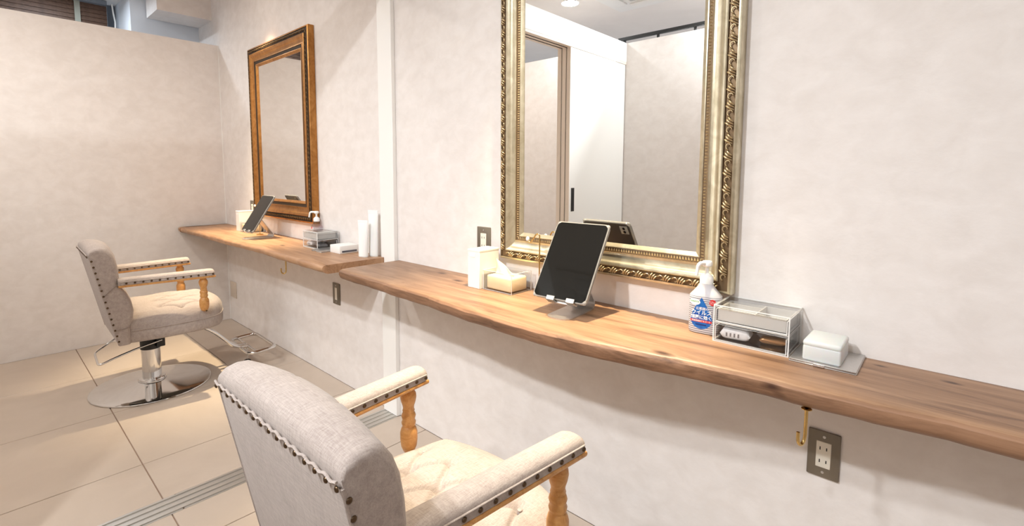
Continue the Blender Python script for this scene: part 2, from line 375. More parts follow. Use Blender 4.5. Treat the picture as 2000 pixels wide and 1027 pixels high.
for x, y, k, n in ((-3.4, -2.5, .35, 'left'), (-1.1, -2.5, 1.35, 'middle'), (-.35, -2.5, .75, 'right')):  # unseen lamps added as fill over the partition, for the wall under the counter
    downlight(x, y, ROOM_W * k, 170, 0, NEUT, 'added fill downlight in the corridor, %s one' % n)
downlight(-4.86, -.95, ROOM_W * .28, 170, 0, COOL, 'added cool fill downlight in the passage behind the left partition')  # added lamp in place of window daylight, brightens the far wall and beam

ac = thing('air_conditioner', 'white ceiling cassette air conditioner seen in the mirror', 'air conditioner', (-1.78, -2.05, ZC))
box('panel', -.475, .475, -.475, .475, -.03, 0, 'acwhite', ac, .012, 2)
box('grille', -.26, .26, -.26, .26, -.036, -.028, 'acgrille', ac, .004, 1)
for k in range(4):
    a = k * PI / 2; bm = bmesh.new(); add_box(bm, -.3, .3, .31, .43, -.042, -.028, .012, 2); bmesh.ops.rotate(bm, verts=bm.verts, cent=(0, 0, 0), matrix=Matrix.Rotation(a, 3, 'Z')); from_bm('flap', bm, 'acwhite', ac, True)

# ------------------------------------------------------------------ counters (live edge boards)
def counter(name, xs_, yf, zt, th, mname, label, endL=0, endR=0, back=0.0):
    t = thing(name, label, 'counter', (0, 0, 0))
    n = 120; rows = []
    x0, x1 = xs_[0], xs_[-1]
    def fy(x):
        for a in range(len(xs_) - 1):
            if xs_[a] <= x <= xs_[a + 1]:
                u = (x - xs_[a]) / (xs_[a + 1] - xs_[a]); u = u * u * (3 - 2 * u) if False else u; return yf[a] * (1 - u) + yf[a + 1] * u
        return yf[-1]
    for i in range(n + 1):
        x = x0 + (x1 - x0) * i / n; w = .0014 * math.sin(x * 17) + .0018 * math.sin(x * 41 + 1) + .001 * math.sin(x * 90)
        y = fy(x) + w; e = .006 + .003 * math.sin(x * 6.3 + 2)
        sk = lambda yy: x + (endL * (yy / -.35) if i == 0 else endR * (yy / -.35) if i == n else 0)
        prof = [(0, zt), (y + .05, zt), (y + .018, zt - .0006), (y + .007, zt - .004), (y + .001, zt - .011), (y, zt - th * .45), (y + .002 + e * .5, zt - th * .75), (y + .008 + e, zt - th + .004), (y + .02 + e, zt - th), (back, zt - th)]
        rows.append([(sk(yy), yy - .0005 if yy == 0 else yy, z) for yy, z in prof])
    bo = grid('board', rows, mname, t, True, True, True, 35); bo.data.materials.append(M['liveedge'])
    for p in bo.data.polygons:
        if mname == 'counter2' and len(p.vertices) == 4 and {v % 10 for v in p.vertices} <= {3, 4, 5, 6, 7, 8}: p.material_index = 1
    return t
C2X = [-2.02, -1.73, -1.407, -1.158, -.928, -.752, -.609, -.486, -.373, -.27, -.176, -.094, -.02, .11, .5, 1.2]
C2Y = [-.322, -.327, -.340, -.364, -.374, -.363, -.342, -.317, -.297, -.288, -.285, -.275, -.264, -.256, -.255, -.262]
Z2, Z1 = .8043, .809
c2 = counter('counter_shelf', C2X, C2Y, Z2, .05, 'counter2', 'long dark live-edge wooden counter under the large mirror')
C1X = [-4.4685, -4.25, -3.836, -3.347, -2.963, -2.536, -2.288, -2.12]
C1Y = [-.352, -.349, -.340, -.336, -.326, -.333, -.341, -.346]
c1 = counter('counter_shelf', C1X, C1Y, Z1, .042, 'counter1', 'lighter live-edge wooden counter under the far mirror', endL=.075, endR=-.012)
for t, zt, th, xx in ((c1, Z1, .042, (-4.2, -3.1, -2.19)), (c2, Z2, .05, (-1.9, -.55, .7))):
    for x in xx: box('bracket', x - .025, x + .025, -.26, -.001, zt - th - .006, zt - th, 'blackmetal', t)

# ------------------------------------------------------------------ framed mirrors
def sweep_frame(name, x0, x1, z0, z1, prof, m, parent):
    """prof: (inset t, depth d) swept round the rectangle with mitred corners"""
    rows = []
    for (cx, cz, sx, sz) in ((x0, z0, 1, 1), (x1, z0, -1, 1), (x1, z1, -1, -1), (x0, z1, 1, -1)):
        rows.append([(cx + sx * t, -d, cz + sz * t) for t, d in prof])
    rows.append(rows[0]); return grid(name, rows, m, parent, True, False, False, 28)
def leaf_mesh(L, Wd, H):
    """one carved scroll: a C curl with three leaf lobes, length along x, width along z, relief along -y"""
    v, f = [], []
    def add(pts, r):
        a, b = tube_data(pts, r, 5, False, len(v)); v.extend(a); f.extend(b)
    curl = []
    for k in range(11):
        t = k / 10; a = PI * .9 - t * 4.6; rr = Wd * .36 * (1 - .55 * t); curl.append((-L * .2 + rr * math.cos(a) * 1.1, -H * .55, -Wd * .08 + rr * math.sin(a)))
    add(curl, [Wd * .085 * (1 - .35 * k / 10) for k in range(11)])
    for q, (dx, ln, tilt) in enumerate(((.02, .46, .95), (.16, .42, .75), (.3, .34, .5))):
        pts = []
        for k in range(6): t = k / 5; pts.append((L * (dx - .05) + ln * L * t * math.cos(tilt), -H * (.45 + .5 * math.sin(PI * t)), -Wd * .38 + Wd * .85 * math.sin(t * tilt * 1.3)))
        add(pts, [Wd * (.03 + .085 * math.sin(PI * (.12 + .8 * k / 5))) for k in range(6)])
    me = bpy.data.meshes.new('carved_leaf'); me.from_pydata(v, [], f)
    for p in me.polygons: p.use_smooth = True
    return me
def framed_mirror(label, x0, x1, z0, z1, fw, depth, mats, pitch, bead):
    fm, cm, bedm = mats; k = fw / .105
    t = thing('framed_mirror', label, 'mirror', ((x0 + x1) / 2, 0, z0)); ox, oz = (x0 + x1) / 2, z0
    X0, X1, Z0, Z1_ = x0 - ox, x1 - ox, 0, z1 - oz
    d = depth
    outer = [(0, .001), (0, d * .72), (.0015 * k, d * .80), (.005 * k, d * .86), (.009 * k, d * .88)]
    sweep_frame('outer_flank', X0, X1, Z0, Z1_, outer, fm, t)
    sweep_frame('carving_bed', X0, X1, Z0, Z1_, [(.009 * k, d * .88), (.010 * k, d * .78), (.032 * k, d * .82), (.034 * k, d * .95)], bedm, t)
    sweep_frame('cove', X0, X1, Z0, Z1_, [(.034 * k, d * .95), (.037 * k, d * .99), (.041 * k, d * .96), (.048 * k, d * .80), (.058 * k, d * .67), (.068 * k, d * .62), (.074 * k, d * .66), (.076 * k, d * .7)], fm, t)
    sweep_frame('bead_bed', X0, X1, Z0, Z1_, [(.076 * k, d * .7), (.077 * k, d * .64), (.090 * k, d * .58), (.091 * k, d * .62)], bedm, t)
    sweep_frame('inner_lip', X0, X1, Z0, Z1_, [(.091 * k, d * .62), (.094 * k, d * .64), (.098 * k, d * .58), (.105 * k, d * .46), (.105 * k, d * .3)], fm, t)
    g = fw - .002
    box('mirror_glass', X0 + g, X1 - g, -d * .42, -d * .38, Z0 + g, Z1_ - g, 'mirror', t)
    box('backing', X0 + .01, X1 - .01, -d * .36, -.001, Z0 + .01, Z1_ - .01, 'black', t)
    # carved scrolls, one object each, along the four sides
    mid = .021 * k; me = leaf_mesh(pitch, .025 * k, d * .26) if bead else leaf_mesh(pitch, .014 * k, d * .15); me.materials.append(M[cm])
    for (ax, az, bx, bz, rot) in ((X0, Z0 + mid, X1, Z0 + mid, 0), (X1 - mid, Z0, X1 - mid, Z1_, PI / 2), (X1, Z1_ - mid, X0, Z1_ - mid, PI), (X0 + mid, Z1_, X0 + mid, Z0, -PI / 2)):
        L = math.hypot(bx - ax, bz - az); n = int((L - .03 * k) / pitch)
        for i in range(n):
            u = (.5 + (i + .5 - n / 2) * pitch / L)
            shared('carved_leaf', me, t, (ax + (bx - ax) * u, -d * .83, az + (bz - az) * u), (0, -rot, 0))
    if not bead: return t
    # bead row: too small to pick apart
    v, f = [], []; mid = .0835 * k; s = bead
    for (ax, az, bx, bz) in ((X0, Z0 + mid, X1, Z0 + mid), (X1 - mid, Z0, X1 - mid, Z1_), (X1, Z1_ - mid, X0, Z1_ - mid), (X0 + mid, Z1_, X0 + mid, Z0)):
        L = math.hypot(bx - ax, bz - az); ux, uz = (bx - ax) / L, (bz - az) / L; n = int((L - 2 * mid) / (s * 1.15))
        for i in range(n):
            q = mid + (i + .5) * (L - 2 * mid) / n; cx, cz = ax + ux * q, az + uz * q; b = len(v); h = s * .5; w = .0055 * k
            v += [(cx - ux * h + uz * w, -d * .6, cz - uz * h - ux * w), (cx + ux * h + uz * w, -d * .6, cz + uz * h - ux * w), (cx + ux * h * .2 - uz * w, -d * .6, cz + uz * h * .2 + ux * w), (cx - ux * h * .2 - uz * w, -d * .6, cz - uz * h * .2 + ux * w), (cx, -d * .6 - s * .45, cz)]
            f += [(b, b + 1, b + 4), (b + 1, b + 2, b + 4), (b + 2, b + 3, b + 4), (b + 3, b, b + 4)]
    o = from_py('bead_row', v, f, cm, t); o['kind'] = 'stuff'
    return t
framed_mirror('large champagne-gold mirror with carved scroll frame above near counter', -1.295, -.432, .909, 2.08, .105, .046, ('frame2', 'carve2', 'carvebed2'), .044, .0075)
framed_mirror('bronze-gold framed mirror above the far counter', -3.763, -2.838, .926, 2.094, .132, .046, ('frame1', 'carve1', 'carvebed1'), .027, 0)

# ------------------------------------------------------------------ wall plates
def plate(label, cx, cz, kind, w=.07, h=.12, m='plate'):
    t = thing('wall_outlet' if kind != 'blank' else 'blank_plate', label, 'outlet' if kind not in ('blank', 'switch') else ('switch' if kind == 'switch' else 'wall plate'), (cx, 0, cz))
    box('cover_plate', -w / 2, w / 2, -.007, -.0002, -h / 2, h / 2, m, t, .0025, 2)
    if kind == 'blank': return t
    rh = .067 if kind == 'outlet' else .072; rw = .032 if kind == 'outlet' else .024
    r = box('receptacle', -rw / 2, rw / 2, -.0085, -.006, -rh / 2, rh / 2, 'ivory', t, .0008, 1)
    if kind == 'outlet':
        for zz in (.016, -.017):
            for k, xx in enumerate((-.0075, .0065)): box('slot', xx - .0012, xx + .0012, -.0088, -.0083, zz - .0042 + k * .0006, zz + .0042, 'slot', r)
    for zz in (h / 2 - .014, -h / 2 + .014):
        s = lathe('screw', [(.0035, 0), (.0035, .0008), (.002, .0012)], 'silver', t, 10); s.rotation_euler = (PI / 2, 0, 0); s.location = (0, -.0068, zz)
    return t
plate('grey metal outlet plate below the near counter beside brass hook', -.203, .536, 'outlet')
plate('grey metal outlet plate above the near counter beside white box', -1.418, .957, 'outlet', .076)
plate('grey metal switch plate below the end of the far counter', -2.651, .527, 'switch', .08, .126)
plate('grey metal outlet plate behind the tablet on the far counter', -3.878, .965, 'outlet', .076)
plate('beige blank wall plate low in the corner', -4.368, .268, 'blank', .128, .132, 'beigeplate')

# ------------------------------------------------------------------ brass hooks under the counters
def jhook(label, x, y, zt, drop):
    t = thing('coat_hook', label, 'hook', (x, y, zt), 0, 'brass hooks under the counters')
    pts = [(0, 0, 0), (0, 0, -drop + .02)]
    for k in range(9): a = PI * k / 8; q = .012 - .012 * math.cos(a); pts.append((-.35 * q, -.94 * q, -drop + .018 - .018 * math.sin(a)))
    pts.append((-.35 * .024, -.94 * .024, -drop + .03))
    tube('hook_rod', pts, .0035, 'gold', t, 10)
    lathe('mount', [(.010, -.0015), (.010, 0)], 'gold', t, 14); return t
jhook('brass J-hook under the near counter beside the outlet plate', -.199, -.268, Z2 - .05, .075)
jhook('brass J-hook under the far counter', -2.63, -.298, Z1 - .042, .072)

# ------------------------------------------------------------------ salon chairs
def chair(label):
    t = thing('salon_chair', label, 'chair', (0, 0, 0), 0, 'linen styling chairs at the counters')
    # chromed base, column, pump
    b = lathe('base', [(.288, 0), (.291, .004), (.289, .008), (.275, .011), (.24, .015), (.18, .022), (.12, .030), (.075, .037), (.06, .039)], 'chrome', t, 72)
    lathe('collar_ring', [(.058, .034), (.067, .037), (.069, .043), (.066, .05), (.055, .053)], 'chrome', t, 36)
    lathe('column', [(.046, .05), (.046, .225)], 'chrome', t, 36)
    lathe('pump_sleeve', [(.049, .222), (.049, .30), (.045, .322)], 'black', t, 32)
    box('seat_plate', -.12, .12, -.14, .22, .316, .334, 'black', t, .003, 1)
    box('pump_bracket', .03, .066, .02, .06, .235, .32, 'black', t, .003, 1)
    tube('lever', fillet([(.062, .045, .272), (.085, -.08, .255), (.15, -.20, .243), (.182, -.25, .235), (-.05, -.243, .238), (-.10, -.2, .25), (-.126, -.11, .30), (-.11, -.02, .325)], .03, 5), .0055, 'chrome', t, 10)
    # footrest
    fr = tube('footrest', fillet([(-.185, .465, .105), (.19, .465, .105), (.19, .625, .115), (-.185, .625, .115)], .05, 6, True), .0115, 'chrome', t, 12, True)
    tube('footrest_bar', [(-.184, .51, .107), (.189, .51, .107)], .008, 'chrome', t, 10)
    for x in (-.025, .025): tube('footrest_stem', fillet([(x, .12, .318), (x, .25, .30), (x, .33, .235), (x, .43, .118), (x, .51, .107)], .05, 5), .011, 'chrome', t, 10)
    tube('footrest_leg', [(0, .51, .105), (0, .51, .012)], .005, 'chrome', t, 10)
    lathe('foot_pad', [(.02, 0), (.02, .005), (.008, .012)], 'black', t, 18, (0, .51, 0))
    # seat: band, piping, tufted cushion
    A, YC, Bh, K = .262, .0975, .2675, .22
    def sq(u, v): k = K if v < 0 else K + .16 * v * v; return A * u * math.sqrt(1 - k * v * v), YC + Bh * v * math.sqrt(1 - k * u * u)
    def ring(s, n=28):
        out = []
        for k in range(4 * n):
            q = k // n; w = -1 + 2 * (k % n) / n; u, v = ((w, -1), (1, w), (-w, 1), (-1, -w))[q]; x, y = sq(u, v); cx, cy = 0, YC
            out.append((cx + (x - cx) * s, cy + (y - cy) * s))
        return out
    rows = [[(x, y, z) for x, y in ring(s)] for s, z in ((.955, .334), (.985, .338), (1.0, .348), (1.003, .37), (1.0, .394), (.99, .402))]
    grid('seat_band', rows, 'linen', t, True, True, True, 50)
    grid('underside_board', [[(x, y, z) for x, y in ring(.93)] for z in (.3325, .3345)], 'black', t, False, True, True)
    tube('piping', [(x, y, .402) for x, y in ring(1.0)], .0035, 'linen', t, 6, True)
    tufts = [(x, y) for j, y in enumerate((.025, .12, .215)) for x in ((-.19, -.075, .042, .16) if j % 2 == 0 else (-.131, -.016, .10, .2))]
    cre = []
    for a in tufts:
        for c in tufts:
            if a < c and .06 < math.hypot(a[0] - c[0], a[1] - c[1]) < .125 and abs(a[1] - c[1]) > .03: cre.append((a, c))
    N = 150; rows = []
    for i in range(N + 1):
        r = []
        for j in range(N + 1):
            u = -1 + 2 * i / N; v = -1 + 2 * j / N; u = math.sin(u * PI / 2) * .45 + u * .55; v = math.sin(v * PI / 2) * .45 + v * .55
            x, y = sq(u, v); s = max(abs(u), abs(v)); z = .404 + .088 * max(0, 1 - s ** 7) ** .42 + .022 * (1 - u * u) * (1 - v * v)
            for (tx, ty) in tufts:
                d2 = (x - tx) ** 2 + (y - ty) ** 2; z -= .016 * math.exp(-d2 / .0003) + .007 * math.exp(-d2 / .003)
            for (p, q) in cre:
                dx, dy = q[0] - p[0], q[1] - p[1]; w = ((x - p[0]) * dx + (y - p[1]) * dy) / (dx * dx + dy * dy)
                if 0 < w < 1:
                    dd = abs((x - p[0]) * dy - (y - p[1]) * dx) / math.hypot(dx, dy); z -= .011 * math.exp(-dd * dd / .000035) * min(1, 4 * w * (1 - w) + .5)
            e = 1.0 + .006 * math.sin(PI * min(1, (z - .404) / .09)) * (s ** 4); r.append((x * e, YC + (y - YC) * e, z))
        rows.append(r)
    cu = grid('seat_cushion', rows, 'linen', t, True, False, False, 180)
    me = None
    for (x, y) in tufts:
        if me is None: bt = lathe('button', [(.006, 0), (.006, .002), (.003, .004)], 'linen', cu, 10); me = bt.data; bt.location = (x, y, .478)
        else: shared('button', me, cu, (x, y, .478))
    # back rest
    prof = [(-.168, .335), (-.2167, .58), (-.2645, .822), (-.262, .834), (-.250, .845), (-.232, .850), (-.210, .848), (-.192, .838), (-.176, .815), (-.163, .78), (-.155, .735), (-.152, .69), (-.160, .662), (-.150, .64), (-.125, .60), (-.108, .555), (-.101, .51), (-.106, .465), (-.118, .43), (-.120, .335)]
    def sec(x, inset, crown):
        c = 1 - (x / .25) ** 2; out = []
        for k, (y, z) in enumerate(prof):
            yy, zz = y, z
            if k >= 3: yy -= inset * (1 if k > 6 else .4); zz -= inset * .8 if 3 <= k <= 8 else 0; yy = max(yy, prof[0][0] - (zz - .335) * .2 + .004); yy += (.018 * c * crown if 5 <= k <= 17 else 0)
            if 3 <= k <= 9: zz += .014 * c * crown
            out.append((x, yy, zz))
        return out
    xsn = [(-.25, .022), (-.249, .012), (-.245, .005), (-.238, 0)] + [(-.23 + .46 * k / 40, .0035 if abs(abs(-.23 + .46 * k / 40) - .0805) < .006 else 0) for k in range(41)] + [(.238, 0), (.245, .005), (.249, .012), (.25, .022)]
    grid('backrest', [sec(x, i, 1) for x, i in xsn], 'linen', t, True, True, True, 45)
    nx, nz = -.2 / math.hypot(.2, 1), 0
    rear = lambda z: -.168 - (z - .335) * .1985
    # rear panel, slightly inset and padded
    rp = []
    for i in range(13):
        z = .345 + (.808 - .345) * i / 12; rp.append([(-.2475 + .495 * j / 16, rear(z) - .0015 - .008 * math.sin(PI * i / 12) ** .5 * math.sin(PI * j / 16) ** .5, z) for j in range(17)])
    grid('back_panel', rp, 'linen', t, True)
    # scalloped welt and nails along the back edge
    nails = []
    wav = [(-.246 + .492 * k / 160, rear(.818) - .006, .819 + .0022 * math.cos(2 * PI * 15 * k / 160)) for k in range(161)]
    tube('scalloped_welt', wav, .0026, 'linen', t, 6)
    for k in range(16): nails.append(((-.246 + .492 * (k) / 15 if 0 < k < 15 else (-.244 if k == 0 else .244)), rear(.811) - .006, .811, 'b'))
    for s in (-1, 1):
        tube('side_seam', [(s * .2485, rear(z) - .0005, z) for z in [.34 + .47 * k / 30 for k in range(31)]], .003, 'linen', t, 6)
        for k in range(15): z = .36 + .43 * k / 14; nails.append((s * .2505, rear(z) + .004, z, 's' if s > 0 else 't'))
        tube('seam', [(s * .2508, -.222, .60), (s * .2515, -.19, .63), (s * .2505, -.16, .658)], .0018, 'seam', t, 5)
        tube('seam', [(s * .2508, -.178, .418), (s * .2515, -.14, .422), (s * .2505, -.118, .43)], .0018, 'seam', t, 5)
    # arms
    for s in (-1, 1):
        cx = s * .270; sp = lambda y, s=s: -s * .1 * (.27 - y)       # the arms draw together towards the back
        a = bmesh.new(); add_box(a, cx - .033, cx + .033, -.158, .274, .640, .652, .005, 2)
        for v in a.verts: v.co.x += sp(v.co.y)
        ar = from_bm('arm_rail', a, 'oak', t, True)
        rows = []
        for y, sc, dz in ((-.158, 1, 0), (.24, 1, 0), (.258, .985, -.001), (.266, .95, -.004), (.270, .86, -.010)):
            pr = [(-.031, .652), (-.0315, .668), (-.030, .677), (-.024, .6835), (-.012, .687), (0, .688), (.012, .687), (.024, .6835), (.030, .677), (.0315, .668), (.031, .652)]
            rows.append([(cx + sp(y) + px * sc, y, pz + (dz if pz > .66 else 0)) for px, pz in pr])
        grid('arm_pad', rows, 'linen', t, True, True, True, 50)
        for e in (-1, 1):
            tube('arm_piping', [(cx + sp(-.15) + e * .0322, -.15, .6695), (cx + sp(.262) + e * .0322, .262, .6695)], .0018, 'linen', t, 6)
            for k in range(12): nails.append((cx + sp(-.125 + .385 * k / 11) + e * .0318, -.125 + .385 * k / 11, .6605, 's' if e > 0 else 't'))
        # turned post
        p = [(.006, .446), (.016, .452), (.0225, .468), (.0245, .485), (.0245, .508), (.021, .520), (.0165, .526), (.0195, .532), (.0205, .538), (.0175, .544), (.0185, .549), (.0205, .556), (.0185, .563), (.0155, .567), (.0175, .572), (.0155, .578), (.0165, .586), (.0205, .598), (.0228, .611), (.0215, .622), (.0165, .630), (.015, .633), (.019, .637), (.019, .642)]
        lathe('arm_post', p, 'oak', t, 20, (cx + sp(.218), .218, 0), 1, 1, True, 50)
        nails.append((s * .2875, .222, .452, 's' if s > 0 else 't'))
    nm = None
    for (x, y, z, d) in nails:
        if nm is None:
            o = lathe('nail', [(.0052, 0), (.005, .0012), (.0038, .0027), (.0018, .0035)], 'nail', t, 10); nm = o.data
        else: o = bpy.data.objects.new('nail', nm); COL.objects.link(o); o.parent = t
        o.location = (x, y, z); o.rotation_euler = {'b': (PI / 2, 0, 0), 's': (0, PI / 2, 0), 't': (0, -PI / 2, 0)}[d]
    return t
ch1 = chair('linen styling chair on round chrome base by the far counter')
ch2 = copy_tree(ch1)
ch1.location = (-3.395, -.765, 0); ch1.rotation_euler = (0, 0, -.03)
ch2.location = (-.851, -.819, 0); ch2.rotation_euler = (0, 0, .004)
ch2['label'] = 'linen styling chair in the foreground, seen from behind'
for o in bpy.data.objects:      # the near chair is pumped a little lower
    if o.parent == ch2 and o.name.split('.')[0] not in ('base', 'collar_ring', 'column', 'foot_pad', 'footrest_leg'): o.location.z -= .010

# ------------------------------------------------------------------ things on the counters
BX = -2.53      # the far counter repeats the near counter's layout, this far along the wall
def white_box(label, x, y, z):
    t = thing('white_carton', label, 'box', (x, y, z), 0, 'tall white cartons on the counters')
    box('carton', 0, .064, 0, .104, 0, .143, 'paper', t, .001, 1)
    box('lid', -.001, .065, -.001, .105, .139, .1455, 'paper', t, .001, 1)
    box('sticker', .012, .04, -.0014, -.0003, .118, .130, 'printwhite', t)
    return t
white_box('tall white carton on the near counter beside tissue case', -1.356, -.151, Z2)
white_box('tall white carton on the far counter behind tablet', -3.884, -.120, Z1)
def tissue(lab1, lab2, x, y, z):
    t = thing('tissue_case', lab1, 'case', (x, y, z), 0, 'clear acrylic tissue cases')
    w, d, h, e = .145, .112, .073, .003
    for a in ((0, w, 0, e, 0, h), (0, w, d - e, d, 0, h), (0, e, e, d - e, 0, h), (w - e, w, e, d - e, 0, h), (e, w - e, e, d - e, 0, e)):
        bm = bmesh.new(); acpanel(bm, *a); from_bm('panel', bm, ['acrylic', 'acedge'], t)
    p = thing('tissue_pack', lab2, 'tissues', (x, y, z + e), 0, 'cream tissue packs')
    box('pack', .010, w - .012, .010, d - .010, 0, .052, 'kraft', p, .008, 3)
    rows = []
    for i in range(12):
        u = i / 11; r = []
        for j in range(9):
            q = j / 8; xx = .028 + .085 * u; h_ = (.058 - .048 * u) * q; r.append((xx - .012 * q * (1 - u), .05 + .02 * (q - .5) * (1 - u) + .003 * math.sin(u * 9 + q * 4), .050 + h_))
        rows.append(r)
    sh = grid('tissue_sheet', rows, 'tissue', p, True); sh.modifiers.new('thick', 'SOLIDIFY').thickness = .0012
    return t
tissue('clear acrylic tissue case on the near counter beside white carton', 'cream tissue pack with raised sheet inside the near acrylic case', -1.288, -.139, Z2)
tissue('clear acrylic tissue case on the far counter behind the tablet', 'cream tissue pack inside the far acrylic case', -3.80, -.125, Z1)
def stand_hook(label, x, y, z, h):
    t = thing('hook_stand', label, 'hook stand', (x, y, z), 0, 'brass hook stands')
    lathe('base', [(.022, 0), (.022, .004), (.019, .006)], 'gold', t, 24)
    tube('rod', fillet([(0, 0, .004), (0, 0, h), (-.012, -.002, h + .003), (-.038, -.006, h - .033), (-.048, -.008, h - .022)], .010, 5), .0026, 'gold', t, 10)
    s = lathe('tip', [(.002, 0), (.0055, .002), (.0065, .007), (.0055, .013), (.002, .016)], 'pump', t, 12, (-.0485, -.008, h - .026)); s['label'] = 'white tip'
    return t
stand_hook('brass hook stand with white tip behind the near tablet', -1.077, -.063, Z2, .216)
stand_hook('brass hook stand with white tip behind the far tablet', -3.50, -.10, Z1, .216)

def tablet(lab_t, lab_s, x, y, z, phi):
    """x, y, z: lower edge centre of the tablet; leans back by TH from the horizontal"""
    TH = .999; Wd, H, D = .193, .266, .009
    t = thing('tablet', lab_t, 'tablet', (x, y, z), phi, 'tablets on stands')
    body = bpy.data.objects.new('tilt', None)
    mw = Matrix.Rotation(TH, 4, 'X')   # local x across, local y up the screen, local z out of the screen's back before tilt
    def rr(w, h, r, n=6):
        out = []
        for (cx, cy, a0) in ((w / 2 - r, h - r, 0), (-w / 2 + r, h - r, PI / 2), (-w / 2 + r, r, PI), (w / 2 - r, r, 1.5 * PI)):
            for k in range(n + 1): a = a0 + PI / 2 * k / n; out.append((cx + r * math.cos(a), cy + r * math.sin(a)))
        return out
    def slab(name, w, h, y0, z0, z1, r, m, bev=0):
        o = rr(w, h, r); rows = []
        lv = [(0, z0), (0, z1)] if not bev else [(bev, z0), (0, z0 + bev), (0, z1 - bev), (bev, z1)]
        for ins, zz in lv:
            sx, sy = (w - 2 * ins) / w, (h - 2 * ins) / h; rows.append([tuple(mw @ Vector((px * sx, y0 + h / 2 + (py - h / 2) * sy, zz))) for px, py in o])
        return grid(name, rows, m, t, True, True, True, 35)
    # in the tilted frame the screen looks along +z (towards the room)
    slab('case', Wd, H, 0, -D, .0012, .018, 'acshell', .0015)
    slab('body', Wd - .008, H - .008, .004, -D - .0004, .0016, .015, 'tabletback', 0)
    slab('screen', Wd - .0095, H - .0095, .00475, .0015, .0024, .014, 'screen', 0)
    for cx in (-1, 1):
        for cy in (0, 1):
            v = mw @ Vector((cx * (Wd / 2 - .008), .008 + cy * (H - .016), -D / 2 + .0015)); bm = bmesh.new(); bmesh.ops.create_uvsphere(bm, u_segments=12, v_segments=8, radius=.0085); bmesh.ops.scale(bm, verts=bm.verts, vec=(1, 1, .66)); bmesh.ops.transform(bm, matrix=Matrix.Translation(v) @ mw, verts=bm.verts); from_bm('corner_bumper', bm, 'acshell', t, True, 180)
    cmr = bmesh.new(); add_box(cmr, Wd / 2 - .042, Wd / 2 - .012, H - .045, H - .012, -D - .0015, -D + .001, .0012, 2); bmesh.ops.transform(cmr, matrix=mw, verts=cmr.verts); cm = from_bm('camera_bump', cmr, 'acshell', t, True)
    for cy in (H - .022, H - .036):
        v = mw @ Vector((Wd / 2 - .027, cy, -D - .0018)); bm = bmesh.new(); bmesh.ops.create_uvsphere(bm, u_segments=12, v_segments=6, radius=.0055); bmesh.ops.scale(bm, verts=bm.verts, vec=(1, 1, .3)); bmesh.ops.transform(bm, matrix=Matrix.Translation(v) @ mw, verts=bm.verts); from_bm('lens', bm, 'screen', cm, True, 180)
    bpy.data.objects.remove(body)
    # aluminium stand
    zc = z - (Z2 if x > -2 else Z1)
    s = thing('tablet_stand', lab_s, 'tablet stand', (x + .012, y, z - zc), phi + .05, 'aluminium tablet stands')
    ol = [(-.041, .135), (-.041, -.005)]
    for k in range(1, 8): a = PI - k * PI / 8; ol.append((-.041 + .041 + .041 * math.cos(a), -.005 - .026 * math.sin(a) * 1.0))
    ol += [(.041, -.005), (.041, .135)]
    bm = bmesh.new(); vs = [bm.verts.new((px, py, 0)) for px, py in ol]; fc = bm.faces.new(vs); r = bmesh.ops.extrude_face_region(bm, geom=[fc]); bmesh.ops.translate(bm, verts=[g for g in r['geom'] if isinstance(g, bmesh.types.BMVert)], vec=(0, 0, .004)); from_bm('base', bm, 'silver', s)
    # neck: bends up from the rear of the base and carries a rest plate behind the tablet
    rows = []
    rest_lo = Vector((0, 0, zc)) + mw @ Vector((0, .012, -D - .0045)); rest_hi = Vector((0, 0, zc)) + mw @ Vector((0, .105, -D - .0045))
    path = fillet([(0, .10, .002), (0, .140, .002), (0, .150, .02), (0, rest_hi.y + .022, rest_hi.z - .035), (0, rest_hi.y + .004, rest_hi.z - .004)], .02, 5)
    for k, p in enumerate(path):
        wdt = .041 - .004 * k / len(path); a = path[max(0, k - 1)]; b = path[min(len(path) - 1, k + 1)]; tn = (b - a).normalized(); nr = Vector((0, -tn.z, tn.y)) * .002
        rows.append([tuple(p + nr + Vector((-wdt, 0, 0))), tuple(p + nr + Vector((wdt, 0, 0))), tuple(p - nr + Vector((wdt, 0, 0))), tuple(p - nr + Vector((-wdt, 0, 0)))])
    grid('neck', rows, 'silver', s, True, True, True, 35)
    bm = bmesh.new(); add_box(bm, -.05, .05, -.006, .11, -D - .0052, -D - .0012, .001, 1); bmesh.ops.transform(bm, matrix=Matrix.Translation((0, 0, zc)) @ mw, verts=bm.verts); from_bm('rest_plate', bm, 'silver', s)
    for e in (-1, 1):
        for (y0, y1, z0, z1) in ((-.006, -.002, -D - .005, .010), (-.006, .009, .006, .010)):
            bm = bmesh.new(); add_box(bm, e * .034 - .014, e * .034 + .014, y0, y1, z0, z1, .001, 1); bmesh.ops.transform(bm, matrix=Matrix.Translation((0, 0, zc)) @ mw, verts=bm.verts); from_bm('lip', bm, 'silver', s, True)
    return t
M['acshell'] = mat('clear_tpu_case', srgb(226, 224, 220), .2, Transmission_Weight=.7, IOR=1.25)
tablet('tablet in clear case on stand before the large mirror', 'silver aluminium stand under the near tablet', -.870, -.230, .854, .054)
tablet('tablet in clear case on stand before the far mirror', 'silver aluminium stand under the far tablet', -3.347, -.236, .859, 0)

